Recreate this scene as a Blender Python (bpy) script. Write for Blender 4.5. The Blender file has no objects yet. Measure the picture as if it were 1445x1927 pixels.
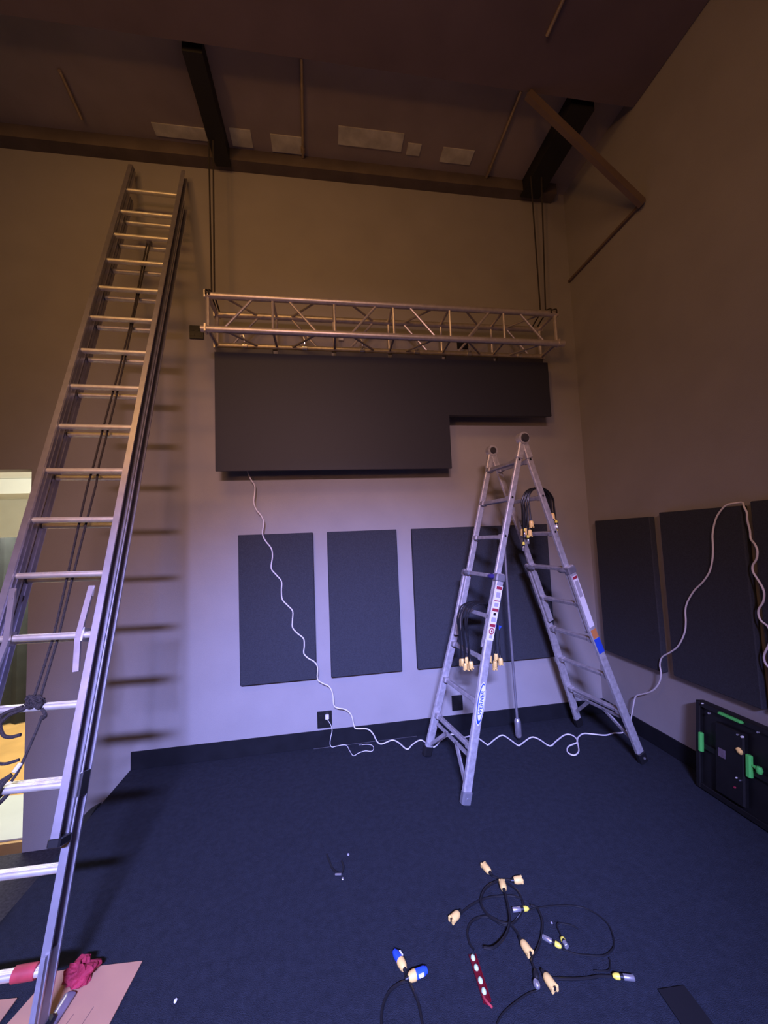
import bpy, bmesh, math, random
from mathutils import Vector, Matrix
random.seed(7)
SC = bpy.context.scene
COL = SC.collection
V = Vector

# ------------------------------------------------------------------ camera, world, lights, exposure
CAM_H = 1.695
YAW, PITCH, ROLL, F_PX = math.radians(8.724), math.radians(4.059), math.radians(-2.298), 718.45
right = V((math.cos(YAW), -math.sin(YAW), 0))
fwd = V((math.sin(YAW) * math.cos(PITCH), math.cos(YAW) * math.cos(PITCH), math.sin(PITCH)))
up = right.cross(fwd)
r2 = right * math.cos(ROLL) + up * math.sin(ROLL)
u2 = up * math.cos(ROLL) - right * math.sin(ROLL)
cd = bpy.data.cameras.new('camera')
cam = bpy.data.objects.new('camera', cd)
COL.objects.link(cam)
cam.matrix_world = Matrix(((r2.x, u2.x, -fwd.x, 0), (r2.y, u2.y, -fwd.y, 0), (r2.z, u2.z, -fwd.z, CAM_H), (0, 0, 0, 1)))
cd.sensor_fit = 'VERTICAL'
cd.sensor_height = 36.0
cd.lens = F_PX * 36.0 / 1927.0
cd.clip_start = 0.05
SC.camera = cam

w = bpy.data.worlds.new('world')
SC.world = w
w.use_nodes = True
w.node_tree.nodes['Background'].inputs[0].default_value = (0.5, 0.42, 0.5, 1)
w.node_tree.nodes['Background'].inputs[1].default_value = 0.0

def area(name, loc, target, sx, sy, power, color, spread=180):
    ld = bpy.data.lights.new(name, 'AREA')
    ld.shape = 'RECTANGLE'
    ld.size, ld.size_y = sx, sy
    ld.energy = power
    ld.color = color
    ld.spread = math.radians(spread)
    o = bpy.data.objects.new(name, ld)
    COL.objects.link(o)
    o.location = loc
    o.rotation_euler = (V(target) - V(loc)).to_track_quat('-Z', 'Y').to_euler()
    return o

def spot(name, loc, target, power, color, cone, blend=1.0, radius=.05):
    ld = bpy.data.lights.new(name, 'SPOT')
    ld.energy = power
    ld.color = color
    ld.spot_size = math.radians(cone)
    ld.spot_blend = blend
    ld.shadow_soft_size = radius
    o = bpy.data.objects.new(name, ld)
    COL.objects.link(o)
    o.location = loc
    o.rotation_euler = (V(target) - V(loc)).to_track_quat('-Z', 'Y').to_euler()
    return o

# stage wash bar behind the viewer: six blue cells low, six mauve cells wider
for k in range(6):
    x = -.35 + (k - 2.5) * .17
    spot('blue_wash_light', (x, -2.5, 3.5), (x + .55, 2.05, 0.0), 750, (.25, .33, 1.0), 53, 1.0, .10)
    spot('mauve_wash_light', (x, -2.5, 3.5), (x + .45, 3.3, .7), 95, (1.0, .60, .66), 64, 1.0, .10)
# tungsten spots in the hall on the left
spot('amber_hall_light', (-2.6, -2.8, 2.6), (1.1, 3.35, 3.8), 112, (1.0, .40, .08), 74, 1.0, .25)
area('amber_ceiling_light', (-1.0, 0.2, 4.85), (-.5, 3.0, 2.6), 2.6, 0.9, 27, (1.0, .50, .15), 150)
# dim ambient fill, added without a fixture of its own
area('ambient_fill_light', (-1.0, -2.8, 3.0), (0.6, 2.5, 3.4), 3.0, 1.2, 20, (1.0, 0.54, 0.38), 180)
# the lit room beyond the doorway
area('next_room_fill', (-3.2, 4.3, 2.1), (-4.9, 6.8, 2.75), 0.8, 0.3, 45, (1.0, 0.97, 0.88), 150)  # added fill that brightens the bulkhead and far ceiling
area('next_room_light', (-3.6, 5.6, 2.2), (-3.4, 5.6, -0.5), 2.2, 2.2, 230, (1.0, 0.97, 0.90), 180)

SC.view_settings.view_transform = 'Standard'
SC.view_settings.look = 'None'
SC.view_settings.exposure = 0.0
SC.view_settings.gamma = 1.0
SC.view_settings.use_curve_mapping = False

# ------------------------------------------------------------------ materials
def mat(name, color, rough=0.6, metal=0.0, noise=None, bump=None, emit=None, trans=0.0, spec=0.5):
    """noise = (scale, amount) varies the colour; bump = (scale, strength)."""
    m = bpy.data.materials.new(name)
    m.use_nodes = True
    nt = m.node_tree
    b = nt.nodes['Principled BSDF']
    b.inputs['Roughness'].default_value = rough
    b.inputs['Metallic'].default_value = metal
    b.inputs['Specular IOR Level'].default_value = spec
    b.inputs['Transmission Weight'].default_value = trans
    c = (*color, 1)
    b.inputs['Base Color'].default_value = c
    tc = nt.nodes.new('ShaderNodeTexCoord')
    if noise:
        n = nt.nodes.new('ShaderNodeTexNoise')
        n.inputs['Scale'].default_value = noise[0]
        n.inputs['Detail'].default_value = 6
        nt.links.new(tc.outputs['Object'], n.inputs['Vector'])
        r = nt.nodes.new('ShaderNodeValToRGB')
        r.color_ramp.elements[0].position = 0.3
        r.color_ramp.elements[1].position = 0.7
        r.color_ramp.elements[0].color = (*[x * (1 - noise[1]) for x in color], 1)
        r.color_ramp.elements[1].color = (*[min(1, x * (1 + noise[1])) for x in color], 1)
        nt.links.new(n.outputs['Fac'], r.inputs['Fac'])
        nt.links.new(r.outputs['Color'], b.inputs['Base Color'])
    if bump:
        n2 = nt.nodes.new('ShaderNodeTexNoise')
        n2.inputs['Scale'].default_value = bump[0]
        n2.inputs['Detail'].default_value = 4
        nt.links.new(tc.outputs['Object'], n2.inputs['Vector'])
        bp = nt.nodes.new('ShaderNodeBump')
        bp.inputs['Strength'].default_value = bump[1]
        bp.inputs['Distance'].default_value = 0.01
        nt.links.new(n2.outputs['Fac'], bp.inputs['Height'])
        nt.links.new(bp.outputs['Normal'], b.inputs['Normal'])
    if emit:
        b.inputs['Emission Color'].default_value = (*emit[0], 1)
        b.inputs['Emission Strength'].default_value = emit[1]
    return m

M = dict(
    wall=mat('grey_wall_paint', (0.36, 0.34, 0.335), 0.75, noise=(3, 0.05), bump=(260, 0.15)),
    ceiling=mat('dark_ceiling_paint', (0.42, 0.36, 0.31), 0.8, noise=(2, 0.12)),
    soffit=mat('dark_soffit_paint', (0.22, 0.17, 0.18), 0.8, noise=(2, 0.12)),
    steel_black=mat('black_steel', (0.018, 0.018, 0.02), 0.6),
    ledger=mat('brown_steel', (0.15, 0.12, 0.10), 0.7, noise=(5, 0.2)),
    brace=mat('primer_steel', (0.17, 0.12, 0.10), 0.6, noise=(6, 0.1)),
    painted_light=mat('pale_painted_light', (0.85, 0.84, 0.62), 0.45, noise=(7, 0.25)),  # pale colour for light falling on the ceiling edge
    pipe=mat('galvanised_pipe', (0.6, 0.5, 0.36), 0.35, 0.7, noise=(12, 0.2)),
    carpet=mat('black_carpet', (0.032, 0.036, 0.050), 0.95, noise=(35, 0.15), bump=(420, 0.9), spec=0.15),
    carpet_low=mat('black_lower_carpet', (0.05, 0.048, 0.056), 0.95, noise=(60, 0.3), spec=0.1),
    base=mat('black_vinyl_base', (0.010, 0.011, 0.015), 0.7, noise=(9, 0.2), spec=0.2),
    acoustic=mat('charcoal_acoustic_fabric', (0.052, 0.056, 0.068), 0.95, noise=(140, 0.16), bump=(300, 0.5), spec=0.1),
    led=mat('matte_screen_black', (0.028, 0.029, 0.042), 0.55, noise=(220, 0.1), spec=0.3),
    led_side=mat('screen_housing', (0.025, 0.022, 0.03), 0.5),
    alu=mat('mill_aluminium', (0.66, 0.64, 0.69), 0.36, 0.80, noise=(18, 0.1)),
    alu_rung=mat('rung_aluminium', (0.97, 0.90, 0.76), 0.42, 0.6, noise=(25, 0.12)),
    alu_web=mat('shaded_web', (0.34, 0.33, 0.40), 0.35, 0.85, noise=(12, 0.15)),  # web colour darkened to stand for shade on the side faces
    alu_fold=mat('weathered_aluminium', (0.66, 0.64, 0.66), 0.45, 0.55, noise=(40, 0.18)),
    alu_dull=mat('dull_aluminium', (0.50, 0.48, 0.50), 0.5, 0.55, noise=(25, 0.2)),
    alu_dark=mat('oxidised_aluminium', (0.30, 0.29, 0.32), 0.5, 0.5, noise=(15, 0.2)),
    truss=mat('truss_aluminium', (0.66, 0.60, 0.58), 0.38, 0.6, noise=(30, 0.12)),
    rope=mat('dark_rope', (0.05, 0.042, 0.04), 0.9, noise=(160, 0.3), bump=(200, 0.7)),
    rubber=mat('black_rubber', (0.012, 0.012, 0.014), 0.45),
    grey_cap=mat('grey_plastic_cap', (0.17, 0.17, 0.19), 0.35),
    hinge_cap=mat('dark_hinge_plastic', (0.045, 0.042, 0.048), 0.4),
    yellow=mat('amber_plastic', (1.0, 0.66, 0.20), 0.4),
    yellow2=mat('yellow_boot', (1.0, 0.83, 0.10), 0.45),
    silver=mat('nickel', (0.75, 0.73, 0.75), 0.25, 0.8),
    blue=mat('blue_plastic', (0.03, 0.10, 0.75), 0.35),
    cord=mat('black_cord', (0.010, 0.010, 0.012), 0.38, spec=0.6),
    white_cord=mat('white_cord', (0.86, 0.82, 0.82), 0.45),
    white=mat('white_plastic', (0.85, 0.84, 0.82), 0.4),
    plate=mat('black_plate', (0.010, 0.010, 0.011), 0.45),
    red=mat('red_tape', (0.48, 0.05, 0.06), 0.55, noise=(20, 0.2)),
    rag=mat('crimson_cloth', (0.36, 0.02, 0.05), 0.8, noise=(14, 0.35), bump=(90, 0.4)),
    card=mat('brown_cardboard', (0.52, 0.27, 0.155), 0.85, noise=(6, 0.07)),
    card_crease=mat('cardboard_crease', (0.20, 0.10, 0.08), 0.9),
    sticker=mat('white_sticker', (0.85, 0.83, 0.84), 0.5),
    sticker_grey=mat('grey_print', (0.42, 0.40, 0.44), 0.5),
    sticker_red=mat('red_print', (0.35, 0.03, 0.05), 0.5),
    sticker_blue=mat('blue_print', (0.02, 0.07, 0.55), 0.5),
    sticker_orange=mat('orange_print', (0.60, 0.22, 0.07), 0.5),
    green=mat('green_plastic', (0.10, 0.62, 0.12), 0.45),
    black_cast=mat('black_cast_frame', (0.006, 0.0055, 0.006), 0.5, noise=(20, 0.3)),
    purple_cap=mat('violet_knob', (0.05, 0.035, 0.22), 0.4),
    wood=mat('honey_wood_floor', (0.50, 0.30, 0.10), 0.3, noise=(3, 0.2)),
    pale_patch=mat('pale_patch_tone', (0.46, 0.50, 0.45), 0.4, noise=(3, 0.06)),
    cream=mat('cream_wall', (0.84, 0.85, 0.76), 0.7, noise=(2, 0.05)),
    dark_stuff=mat('black_curtain', (0.012, 0.014, 0.012), 0.9, noise=(5, 0.4)),
    red_clear=mat('red_clear_tray', (0.22, 0.008, 0.02), 0.2, trans=0.3),
    pale_green=mat('pale_green_dome', (0.62, 0.82, 0.48), 0.25),
    clear=mat('smoky_plastic', (0.18, 0.14, 0.17), 0.2, noise=(20, 0.3)),
)

# ------------------------------------------------------------------ mesh builder
class MB:
    def __init__(s):
        s.v, s.f = [], []

    def add(s, vs, fs):
        n = len(s.v)
        s.v += [tuple(p) for p in vs]
        s.f += [tuple(i + n for i in q) for q in fs]
        return s

    def box(s, c, size, ax=None, bevel=0.0):
        """box at c, size along the axes ax (three unit vectors)."""
        a = ax or (V((1, 0, 0)), V((0, 1, 0)), V((0, 0, 1)))
        c = V(c)
        h = [x / 2 for x in size]
        if bevel <= 0:
            vs = [c + a[0] * (sx * h[0]) + a[1] * (sy * h[1]) + a[2] * (sz * h[2]) for sz in (-1, 1) for sy in (-1, 1) for sx in (-1, 1)]
            return s.add(vs, [(0, 2, 3, 1), (4, 5, 7, 6), (0, 1, 5, 4), (2, 6, 7, 3), (0, 4, 6, 2), (1, 3, 7, 5)])
        # bevelled: octagon-like rings along axis 2
        b = min(bevel, h[0] * .95, h[1] * .95, h[2] * .95)
        def ring(i, z):
            x, y = h[0] - i, h[1] - i
            k = b
            pts = [(x - k, -y), (x, -y + k), (x, y - k), (x - k, y), (-x + k, y), (-x, y - k), (-x, -y + k), (-x + k, -y)]
            return [c + a[0] * p + a[1] * q + a[2] * z for p, q in pts]
        rings = [ring(b * .6, -h[2]), ring(0, -h[2] + b * .6), ring(0, h[2] - b * .6), ring(b * .6, h[2])]
        vs = [p for r in rings for p in r]
        fs = [tuple(range(7, -1, -1)), tuple(range(24, 32))]
        for k in range(3):
            for i in range(8):
                j = (i + 1) % 8
                fs.append((k * 8 + i, k * 8 + j, k * 8 + 8 + j, k * 8 + 8 + i))
        return s.add(vs, fs)

    def bar(s, p0, p1, wdt, dep, side, bevel=0.0):
        """rectangular bar from p0 to p1; wdt along 'side', dep along the third axis."""
        p0, p1 = V(p0), V(p1)
        z = (p1 - p0).normalized()
        x = V(side)
        x = (x - z * x.dot(z)).normalized()
        y = z.cross(x)
        return s.box((p0 + p1) / 2, (wdt, dep, (p1 - p0).length), (x, y, z), bevel)

    def tube(s, pts, r, seg=8, caps=True):
        pts = [V(p) for p in pts]
        n = len(pts)
        rr = r if isinstance(r, (list, tuple)) else [r] * n
        t = [(pts[min(i + 1, n - 1)] - pts[max(i - 1, 0)]).normalized() for i in range(n)]
        ref = V((0, 0, 1)) if abs(t[0].z) < 0.9 else V((1, 0, 0))
        x = (ref - t[0] * ref.dot(t[0])).normalized()
        vs = []
        for i in range(n):
            x = (x - t[i] * x.dot(t[i])).normalized()
            y = t[i].cross(x)
            for k in range(seg):
                a = 2 * math.pi * k / seg
                vs.append(pts[i] + (x * math.cos(a) + y * math.sin(a)) * rr[i])
        fs = []
        for i in range(n - 1):
            for k in range(seg):
                j = (k + 1) % seg
                fs.append((i * seg + k, i * seg + j, (i + 1) * seg + j, (i + 1) * seg + k))
        if caps:
            fs.append(tuple(range(seg - 1, -1, -1)))
            fs.append(tuple(range((n - 1) * seg, n * seg)))
        return s.add(vs, fs)

    def lathe(s, p0, p1, prof, seg=14):
        """prof = [(t along p0->p1 in 0..1, radius)]"""
        p0, p1 = V(p0), V(p1)
        return s.tube_profile([(p0 + (p1 - p0) * t, r) for t, r in prof], (p1 - p0).normalized(), seg)

    def tube_profile(s, rings, z, seg):
        ref = V((0, 0, 1)) if abs(z.z) < 0.9 else V((1, 0, 0))
        x = (ref - z * ref.dot(z)).normalized()
        y = z.cross(x)
        vs, fs = [], []
        for c, r in rings:
            for k in range(seg):
                a = 2 * math.pi * k / seg
                vs.append(c + (x * math.cos(a) + y * math.sin(a)) * r)
        for i in range(len(rings) - 1):
            for k in range(seg):
                j = (k + 1) % seg
                fs.append((i * seg + k, i * seg + j, (i + 1) * seg + j, (i + 1) * seg + k))
        fs.append(tuple(range(seg - 1, -1, -1)))
        fs.append(tuple(range((len(rings) - 1) * seg, len(rings) * seg)))
        return s.add(vs, fs)

    def prism(s, poly, d):
        """closed polygon (3-D points) pushed along vector d."""
        n = len(poly)
        d = V(d)
        vs = [V(p) for p in poly] + [V(p) + d for p in poly]
        fs = [tuple(range(n - 1, -1, -1)), tuple(range(n, 2 * n))]
        for i in range(n):
            j = (i + 1) % n
            fs.append((i, j, n + j, n + i))
        return s.add(vs, fs)

    def ball(s, c, rad, ax=None, seg=12, rings=8, top_only=False):
        c = V(c)
        a = ax or (V((1, 0, 0)), V((0, 1, 0)), V((0, 0, 1)))
        rx, ry, rz = rad if isinstance(rad, tuple) else (rad,) * 3
        vs, fs = [], []
        lo = 0 if top_only else -math.pi / 2
        for i in range(rings + 1):
            e = lo + (math.pi / 2 - lo) * i / rings * 0.995
            for k in range(seg):
                b = 2 * math.pi * k / seg
                vs.append(c + a[0] * (rx * math.cos(e) * math.cos(b)) + a[1] * (ry * math.cos(e) * math.sin(b)) + a[2] * (rz * math.sin(e)))
        for i in range(rings):
            for k in range(seg):
                j = (k + 1) % seg
                fs.append((i * seg + k, i * seg + j, (i + 1) * seg + j, (i + 1) * seg + k))
        fs.append(tuple(range(seg - 1, -1, -1)))
        fs.append(tuple(range(rings * seg, (rings + 1) * seg)))
        return s.add(vs, fs)

    def build(s, name, material, parent=None, smooth=False):
        """link as ONE mesh object; vertices are given in world space, the origin is the thing's base."""
        if parent:
            root = parent
            while root.parent:
                root = root.parent
            org = root.location.copy()
        else:
            lo = [min(p[i] for p in s.v) for i in range(3)]
            hi = [max(p[i] for p in s.v) for i in range(3)]
            org = V(((lo[0] + hi[0]) / 2, (lo[1] + hi[1]) / 2, lo[2]))
        me = bpy.data.meshes.new(name)
        me.from_pydata([tuple(V(p) - org) for p in s.v], [], s.f)
        me.materials.append(material)
        me.update()
        bm = bmesh.new()
        bm.from_mesh(me)
        bmesh.ops.recalc_face_normals(bm, faces=bm.faces)
        bm.to_mesh(me)
        bm.free()
        if smooth:
            me.polygons.foreach_set('use_smooth', [True] * len(me.polygons))
            me.set_sharp_from_angle(angle=math.radians(40))
        o = bpy.data.objects.new(name, me)
        COL.objects.link(o)
        if parent:
            o.parent = parent
        else:
            o.location = org
        return o

def thing(name, label, cat, loc, group=None):
    o = bpy.data.objects.new(name, None)
    o.empty_display_size = 0.1
    COL.objects.link(o)
    o.location = loc
    o['label'] = label
    o['category'] = cat
    if group:
        o['group'] = group
    return o

def tag(o, label, cat, group=None):
    o['label'] = label
    o['category'] = cat
    if group:
        o['group'] = group
    return o

def struct(name, mb, material, label=None, cat=None):
    o = mb.build(name, material)
    o['kind'] = 'structure'
    if label:
        o['label'] = label
        o['category'] = cat
    return o

def spline(pts, n=6):
    """Catmull-Rom through the points."""
    pts = [V(p) for p in pts]
    P = [pts[0] * 2 - pts[1]] + pts + [pts[-1] * 2 - pts[-2]]
    out = []
    for i in range(1, len(P) - 2):
        a, b, c, d = P[i - 1], P[i], P[i + 1], P[i + 2]
        for k in range(n):
            t = k / n
            out.append(0.5 * ((2 * b) + (c - a) * t + (2 * a - 5 * b + 4 * c - d) * t * t + (3 * b - a - 3 * c + d) * t ** 3))
    out.append(pts[-1])
    return out

# ------------------------------------------------------------------ the room
WY, RX = 3.35, 2.51            # back wall plane, right wall plane
DX, DT = -2.275, 2.355         # doorway right jamb, doorway head
LOW = -0.494                   # lower floor level beside the stage
TOP = 5.15
SX = -1.545                    # left edge of the stage

m = MB().box(((SX + RX) / 2, (-4 + WY) / 2, LOW / 2 - .003), (RX - SX, WY + 4, -LOW - .006 + .006))
struct('floor', m, M['carpet'], 'black carpeted stage floor', 'floor')
m = MB().box(((-6 + SX) / 2, (-4 + WY) / 2, LOW - .05), (SX + 6, WY + 4, .1))
struct('floor_lower', m, M['carpet_low'], 'dark lower floor left of the stage', 'floor')
m = MB()
m.box(((DX + RX + .12) / 2, WY + .06, (LOW + TOP) / 2), (RX + .12 - DX, .12, TOP - LOW))
m.box(((-6 - 3.3) / 2, WY + .06, (LOW + TOP) / 2), (2.7, .12, TOP - LOW))
m.box(((DX - 3.3) / 2, WY + .06, (DT + TOP) / 2), (DX + 3.3, .12, TOP - DT))
struct('wall_back', m, M['wall'], 'grey back wall behind the truss', 'wall')
m = MB().box((RX + .06, (-4 + WY) / 2, (LOW + TOP) / 2), (.12, WY + 4, TOP - LOW))
struct('wall_right', m, M['wall'], 'grey right wall', 'wall')
m = MB().box((-6.06, (-4 + WY) / 2, (LOW + TOP) / 2), (.12, WY + 4, TOP - LOW))
struct('wall_left', m, M['wall'], 'grey left wall', 'wall')
m = MB().box((-1.75, -4.06, (LOW + TOP) / 2), (8.6, .12, TOP - LOW))
struct('wall_front', m, M['wall'], 'grey wall behind the viewer', 'wall')
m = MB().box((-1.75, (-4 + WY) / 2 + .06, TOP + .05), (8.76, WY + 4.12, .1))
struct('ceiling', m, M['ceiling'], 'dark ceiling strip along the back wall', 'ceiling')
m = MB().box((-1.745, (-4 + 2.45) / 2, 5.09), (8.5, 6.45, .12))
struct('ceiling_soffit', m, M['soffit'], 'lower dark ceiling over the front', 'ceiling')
m = MB().box(((SX + .005 + RX - .012) / 2, WY - .006, .065), (RX - SX - .017, .012, .13))
struct('baseboard_back', m, M['base'], 'black baseboard along the back wall', 'baseboard')
m = MB().box((RX - .006, (-4 + WY) / 2, .065), (.012, WY + 4, .13))
struct('baseboard_right', m, M['base'], 'black baseboard along the right wall', 'baseboard')
# ceiling steel
m = MB().box(((-6 + 2.36) / 2, WY - .055, 5.095), (8.36, .11, .11))
struct('trim_1', m, M['ledger'], 'brown ledger beam along the top of the back wall', 'beam')
m = MB().box((-.80, 2.895, 5.085), (.13, .80, .13))
struct('trim_2', m, M['steel_black'], 'black ceiling beam above the left rope pair', 'beam')
m = MB().box((2.10, 2.895, 5.085), (.20, .80, .13))
struct('trim_3', m, M['steel_black'], 'black ceiling beam above the right rope pair', 'beam')
m = MB().bar((1.60, 2.44, 5.00), (2.50, 2.44, 4.205), .04, .06, (0, 1, 0))
struct('trim_4', m, M['brace'], 'diagonal steel brace from soffit to right wall', 'brace')
m = MB().box((RX - .012, (2.44 + WY) / 2, 4.215), (.024, WY - 2.44, .022))
struct('trim_5', m, M['brace'], 'thin rail high on the right wall', 'rail')

# the room beyond the doorway
m = MB().box((-4.8, 6.5, LOW - .05), (7.0, 6.06, .1))
struct('floor_next_room', m, M['wood'], 'honey wood floor beyond the doorway', 'floor')
m = MB().box((-4.8, 9.6, 1.2), (7.0, .12, 3.6))
struct('wall_next_room_far', m, M['cream'], 'cream far wall beyond the doorway', 'wall')
m = MB().box((-1.24, 6.5, 1.2), (.12, 6.06, 3.6))
struct('wall_next_room_right', m, M['cream'], 'cream side wall beyond the doorway', 'wall')
m = MB().box((-8.36, 6.5, 1.2), (.12, 6.06, 3.6))
struct('wall_next_room_left', m, M['cream'], 'cream left wall beyond the doorway', 'wall')
m = MB().box((-4.8, 6.5, 2.95), (7.0, 6.06, .1))
struct('ceiling_next_room', m, M['cream'], 'cream ceiling beyond the doorway', 'ceiling')
MB().box((-2.75, 3.80, LOW + .006), (1.15, .60, .012)).build('pale_floor_patch', M['pale_patch'])  # thin pale slab on the wood floor
tag(bpy.data.objects['pale_floor_patch'], 'pale flat patch on the wood floor just beyond the doorway', 'mat')
fold = [(-5.1 + k * .09, 5.75 + .05 * (k % 2), LOW + .01) for k in range(28)]
m = MB().prism(fold + [(x, y + .03, z) for x, y, z in reversed(fold)], (0, 0, 2.40))
tag(m.build('stage_curtain', M['dark_stuff']), 'tall black curtain seen through the doorway', 'curtain')
tag(MB().box((-5.0, 6.9, 2.775), (3.6, .10, .24)).build('hanging_bulkhead', M['cream']), 'cream bulkhead panel seen at the top of the doorway', 'panel')

# ------------------------------------------------------------------ ceiling things
def pipe(name_label, x0, y0, x1, y1, z=5.13, r=.012, coupling=None):
    t = thing('conduit', name_label, 'pipe', (x1, y1, z))
    MB().tube([(x0, y0, z), (x1, y1, z)], r, 10).build('tube', M['pipe'], t, True)
    if coupling:
        MB().tube([(x1 + (x0 - x1) * c, y1 + (y0 - y1) * c, z) for c in coupling], r * 1.5, 10).build('coupling', M['pipe'], t, True)
pipe('thin pipe running straight along the ceiling above the middle of the truss', -.077, 2.52, -.107, 3.235, coupling=(.06, .12))
pipe('thin slanting pipe on the ceiling above the right end of the truss', 1.60, 2.52, 1.625, 3.235, coupling=(.10, .16))
pipe('faint thin pipe on the ceiling above the tall leaning ladder', -1.79, 2.8, -1.83, 3.12)
pipe('short pipe under the lower ceiling at the top edge of the view', 1.58, 1.2, 1.56, 2.12, z=5.018)
light_patches = [(-1.31, -.90, 3.10, 3.20, 'pale painted patch of light at the ceiling edge left of the black left beam'),
         (-.70, -.53, 3.07, 3.215, 'small pale painted patch of light right beside the black left beam'),
         (-.37, -.11, 3.08, 3.225, 'pale painted patch of light at the ceiling edge left of the middle pipe'),
         (.20, .76, 2.95, 3.10, 'widest pale painted patch of light at the ceiling edge right of the middle pipe'),
         (.81, .93, 3.02, 3.12, 'narrowest pale painted patch of light in the middle of the ceiling edge'),
         (1.13, 1.42, 3.02, 3.15, 'pale painted patch of light at the ceiling edge left of the slanting pipe')]
for x0, x1, y0, y1, lb in light_patches:  # flat pale panels stand in for patches of light
    tag(MB().box(((x0 + x1) / 2, (y0 + y1) / 2, TOP - .004), (x1 - x0, y1 - y0, .008)).build('light_patch', M['painted_light']), lb, 'light patch', 'painted light patches on the ceiling')

# ------------------------------------------------------------------ truss
TF, TB = 2.95, 3.20            # front and back chord planes
ZB, ZT = 3.338, 3.604          # lower and upper chords
TX0, TX1 = -.862, 2.055
truss = thing('box_truss', 'silver aluminium box truss hanging above the dark screen', 'truss', ((TX0 + TX1) / 2, (TF + TB) / 2, ZB))
R_CH = .025
for y, z, e0, e1 in ((TF, ZT, 0, 0), (TF, ZB, .03, .05), (TB, ZT, 0, 0), (TB, ZB, 0, 0)):
    MB().tube([(TX0 - e0, y, z), (TX1 + e1, y, z)], R_CH, 14).build('chord', M['truss'], truss, True)
NB = 6
bay = (TX1 - TX0) / NB
for k in range(NB + 1):
    x = TX0 + .02 + (TX1 - TX0 - .04) * k / NB
    r = .016 if k in (0, NB) else .011
    MB().tube([(x, TF, ZB + .02), (x, TF, ZT - .02)], r, 8).build('upright', M['truss'], truss, True)
    MB().tube([(x, TB, ZB + .02), (x, TB, ZT - .02)], r, 8).build('upright', M['truss'], truss, True)
    for z in (ZB, ZT):
        MB().tube([(x, TF + .02, z), (x, TB - .02, z)], r, 8).build('cross_tube', M['truss'], truss, True)
for k in range(NB):
    xc = TX0 + bay * (k + .5)
    s = 1 if k % 2 == 0 else -1
    for y in (TF, TB):
        MB().tube([(xc - s * .10, y, ZB + .018), (xc + s * .10, y, ZT - .018)], .010, 8).build('diagonal', M['truss'], truss, True)
    for z in (ZB, ZT):
        MB().tube([(xc - s * .10, TF + .018, z), (xc + s * .10, TB - .018, z)], .009, 8).build('diagonal', M['truss'], truss, True)
for x in (TX0, TX1):
    for y in (TF, TB):
        for z in (ZB, ZT):
            MB().box((x + (.005 if x < 0 else -.005), y, z), (.012, .06, .06)).build('end_plate', M['truss'], truss)

# lifting ropes: two to each end of the truss
rl = [('dark rope nearest the tall ladder, holding the left end of the truss', -.872, 0), ('dark rope just right of the ladder-side rope at the left end of the truss', -.826, 0),
      ('dark rope holding the right end of the truss, inner of the pair', 1.985, 0), ('dark rope holding the right end of the truss, nearest the right wall', 2.093, 0)]
for lb, x, _ in rl:
    xe = max(TX0 + .015, min(TX1 - .02, x))
    x = max(x, -.86)
    sling = [(xe, TF - .034, ZT - .01), (xe, TF - .02, ZT + .034), (xe, 3.075, ZT + .075), (xe, TB + .02, ZT + .034), (xe, TB + .034, ZT - .01)]
    m = MB().tube([(x, 3.075, 5.02), (xe, 3.075, ZT + .09)], .0065, 7)
    rope = tag(m.build('lifting_rope', M['rope'], None, True), lb, 'rope', 'ropes lifting the truss')
    MB().tube(spline(sling, 5), .006, 7).build('sling', M['rope'], rope, True)

# ------------------------------------------------------------------ LED wall under the truss
LX0, LX1, LF, LB = -.848, 2.062, 3.14, 3.225
LZT, LZB, LZM, LXM = 3.255, 2.283, 2.752, 1.092
led = thing('video_screen', 'dark L-shaped video screen hanging from the truss', 'screen', ((LX0 + LX1) / 2, 3.18, LZB))
poly = [(LX0, LF, LZB), (LXM, LF, LZB), (LXM, LF, LZM), (LX1, LF, LZM), (LX1, LF, LZT), (LX0, LF, LZT)]
MB().prism(poly, (0, .018, 0)).build('screen_face', M['led'], led)
pb = [(LX0 + .012, LF + .018, LZB + .012), (LXM - .012, LF + .018, LZB + .012), (LXM - .012, LF + .018, LZM + .012), (LX1 - .012, LF + .018, LZM + .012), (LX1 - .012, LF + .018, LZT), (LX0 + .012, LF + .018, LZT)]
MB().prism(pb, (0, LB - LF - .018, 0)).build('housing', M['led_side'], led)
for k in range(NB):
    xc = TX0 + bay * (k + .5)
    w2 = bay * .46
    hb = MB().box((xc, TB - .01, LZT + .025), (2 * w2, .045, .05)).build('hanging_bar', M['led_side'], led)
    c = MB()
    c.tube([(xc - .02, TB, ZB), (xc + .02, TB, ZB)], .034, 12)
    c.box((xc, TB, ZB - .036), (.036, .03, .025))
    c.tube([(xc, TB - .035, ZB + .005), (xc, TB - .05, ZB + .05), (xc - .012, TB - .045, ZB + .085)], .006, 6)
    c.build('clamp', M['silver'], led, True)

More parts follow.
